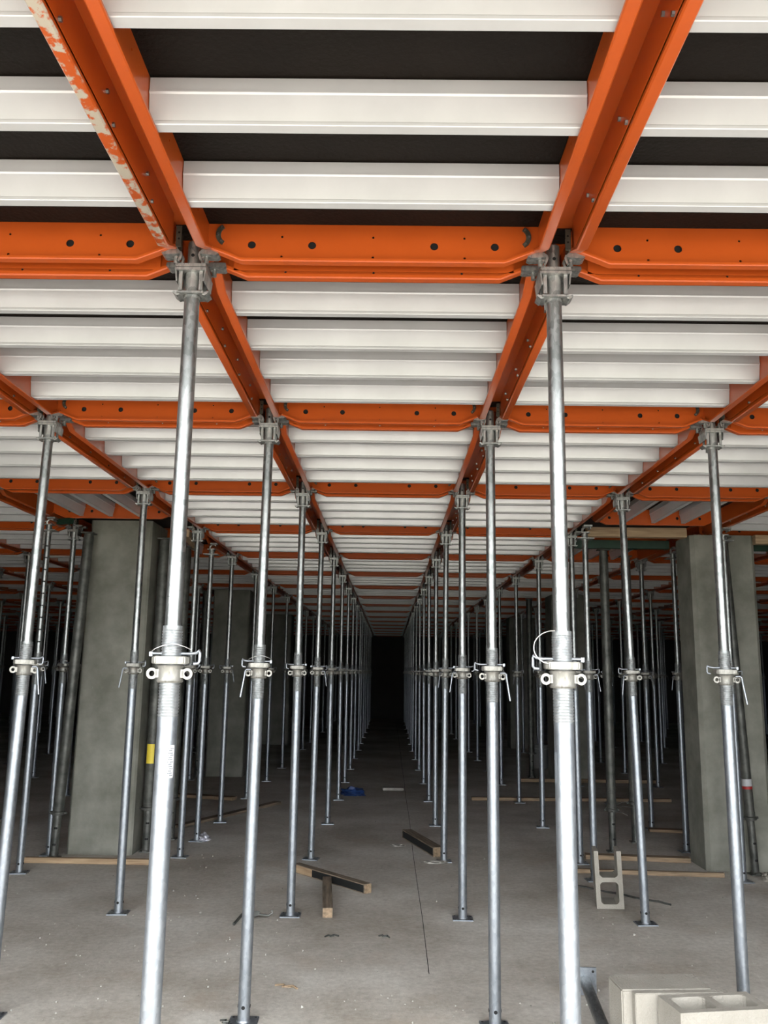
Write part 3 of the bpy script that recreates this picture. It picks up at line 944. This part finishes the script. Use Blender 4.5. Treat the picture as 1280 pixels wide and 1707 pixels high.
# ------------------------------------------------------------------ loose things on the floor
t = thing('fallen_prop', 'galvanised prop lying on the floor left of the concrete block pile', 'prop', (1.135, 4.99, .075), (math.radians(92.2), 0, math.radians(-4)))
m = MB().use('galv_light'); m.box(-.06, .06, -.07, .07, -.008, 0)
m.use('hole')
for x in (-.042, .042):
    for y in (-.05, .05): m.cyl((x, y, -.0085), (x, y, -.0088), .007, n=10); m.cyl((x, y, 0), (x, y, .0004), .007, n=10)
link('base_plate', m.mesh('base_plate'), t)
m = MB().use('galv'); m.lathe([(0, .030), (.55, .030)], 22); link('outer_tube', m.mesh('outer_tube', 40), t)
m = MB().use('thread'); m.lathe([(.55, .031), (.75, .031)], 22); link('threaded_sleeve', m.mesh('threaded_sleeve', 40), t)

m = MB().use('old_steel')
m.tube([(-.06, -.10, .004), (-.02, .0, .03), (.0, .04, .045)], .010, 7)
m.prism([(0, 0), (.09, .02), (.11, .035), (.10, .05), (.03, .055), (0, .045)], -.004, .002, 'y', Matrix.Translation((0, .035, -.0))) 
m.tube([(.10, .03, .03), (.16, .04, .02), (.19, .05, .035), (.185, .055, .05)], .007, 7)
thing('steel_bracket', 'bent rusty steel bracket scrap on the floor left of the aisle', 'metal scrap', (-.90, 6.28, .005), (0, 0, .1), None, m.mesh('steel_bracket', 40))
m = MB().use('old_steel'); pts = [(1.60+.59*i/8, 7.42-.545*i/8, .008+.004*math.sin(i*2)) for i in range(9)]
m.tube(pts, .008, 6)
thing('steel_rod', 'thin dark rod on the floor behind the upright concrete block', 'rod', me=m.mesh('steel_rod', 50))

def crumple(name, label, cat, loc, sx_, sy_, sz_, matname, seed):
    bm = bmesh.new(); bmesh.ops.create_icosphere(bm, subdivisions=3, radius=1)
    q = random.Random(seed); ph = [q.uniform(0, 6) for _ in range(9)]
    for v in bm.verts:
        p = v.co.copy()
        k = 1+.22*math.sin(5*p.x+ph[0])*math.cos(6*p.y+ph[1])+.18*math.sin(9*p.z+ph[2]+4*p.x)+q.uniform(-.12, .12)
        v.co = Vector((p.x*sx_*k, p.y*sy_*k, max(p.z, -.35)*sz_*k + .35*sz_))
        if v.co.z < 0: v.co.z = 0
    me = bpy.data.meshes.new(name); bm.to_mesh(me); bm.free(); me.materials.append(M[matname])
    return thing(name, label, cat, loc, None, None, me)
crumple('foil_scrap', 'crumpled silvery foil at a prop foot, left', 'foil', (-1.78, 9.08, 0), .07, .06, .05, 'foil', 1)
crumple('plastic_bag', 'crumpled dark blue plastic on the shaded floor left of the aisle', 'plastic', (-.42, 12.5, 0), .16, .14, .08, 'blue_plastic', 2)
crumple('concrete_lump', 'pale concrete lump on the floor at the right picture edge', 'rubble', (3.30, 7.72, 0), .07, .06, .05, 'block', 4)
crumple('concrete_lump', 'low mortar lump beside the timber offcut near the right prop foot', 'rubble', (.50, 8.22, 0), .11, .05, .014, 'crumb', 5)
crumple('concrete_lump', 'flat mortar lump left of the far end of the aisle timber offcut', 'rubble', (.17, 8.95, 0), .07, .05, .014, 'crumb', 6)
m = MB().use('crumb'); m.box(-.15, .15, -.09, .09, 0, .035)
thing('concrete_slab', 'small flat grey slab lying in the dim aisle', 'slab', (.14, 13.1, 0), (0, 0, .05), None, m.mesh('concrete_slab', bevel=.005))
for i, (x, y, a, l, lab) in enumerate(((-.28, 5.97, .4, .06, 'dark curled scrap on the floor below the crossed timbers'),
                                 (.06, 5.98, -.2, .05, 'dark flat scrap on the floor right of the curled scrap'),
                                 (-.46, 5.05, -.25, .09, 'pinkish wood splinter on the near floor of the aisle'),
                                 (-.70, 4.55, -.7, .05, 'short bent nail near the bottom of the aisle floor'),
                                 (-1.18, 5.0, .5, .06, 'thin dark twig right of the big left prop'))):
    m = MB().use('old_steel' if i != 2 else 'curb_timber')
    m.tube([(-l*.8, 0, .004), (-l*.3, .014, .008), (-l*.1, -.006, .007), (l*.3, .010, .008), (l*.7, -.016, .004)], .0055, 6)
    m.prism([(-l*.3, -.012), (l*.25, -.004), (l*.35, .012), (-l*.2, .016)], .001, .006, 'z')
    thing('floor_scrap', lab, 'scrap', (x, y, 0), (0, 0, a), None, m.mesh('floor_scrap', 50))

t = thing('bucket', 'grey bucket on the floor in front of a dark column, right of the aisle', 'bucket', (2.86, 16.4, 0))
m = MB().use('bucket'); m.lathe([(0, .125), (.40, .155), (.40, .165), (.415, .165), (.415, .150), (.06, .12)], 28, caps=False)
m.lathe([(.001, .124), (.012, .124)], 28)
link('bucket_body', m.mesh('bucket_body', 40), t)
m = MB().use('wire'); m.tube([(-.165, 0, .39)]+[(-.17*math.cos(PI*i/10), -.01-.14*math.sin(PI*i/10), .39-.05*math.sin(PI*i/10)) for i in range(1, 10)]+[(.165, 0, .39)], .004, 6)
link('bucket_handle', m.mesh('bucket_handle', 60), t)

# crumbs of concrete scattered on the slab (uncountable)
q = random.Random(11)
m = MB().use('crumb')
for i in range(900):
    y = 2.6+abs(q.gauss(0, 1))*3.2
    x = q.uniform(-.5*y-.2, .5*y+.2)
    s = q.uniform(.002, .007)*(1.6 if q.random() < .08 else 1)
    a = q.uniform(0, 6)
    T = Matrix.Translation((x, y, s*.4)) @ Matrix.Rotation(a, 4, 'Z') @ Matrix.Rotation(q.uniform(-.5, .5), 4, 'X')
    p = [T @ Vector(v) for v in ((s, 0, 0), (-s*.6, s*.8, 0), (-s*.6, -s*.8, 0), (0, 0, s*.9), (0, 0, -s*.6))]
    m.add(p, [(0, 1, 3), (1, 2, 3), (2, 0, 3), (1, 0, 4), (2, 1, 4), (0, 2, 4)])
o = thing('concrete_crumbs', 'pale concrete crumbs scattered over the floor', 'rubble', me=m.mesh('concrete_crumbs'))
o['kind'] = 'stuff'
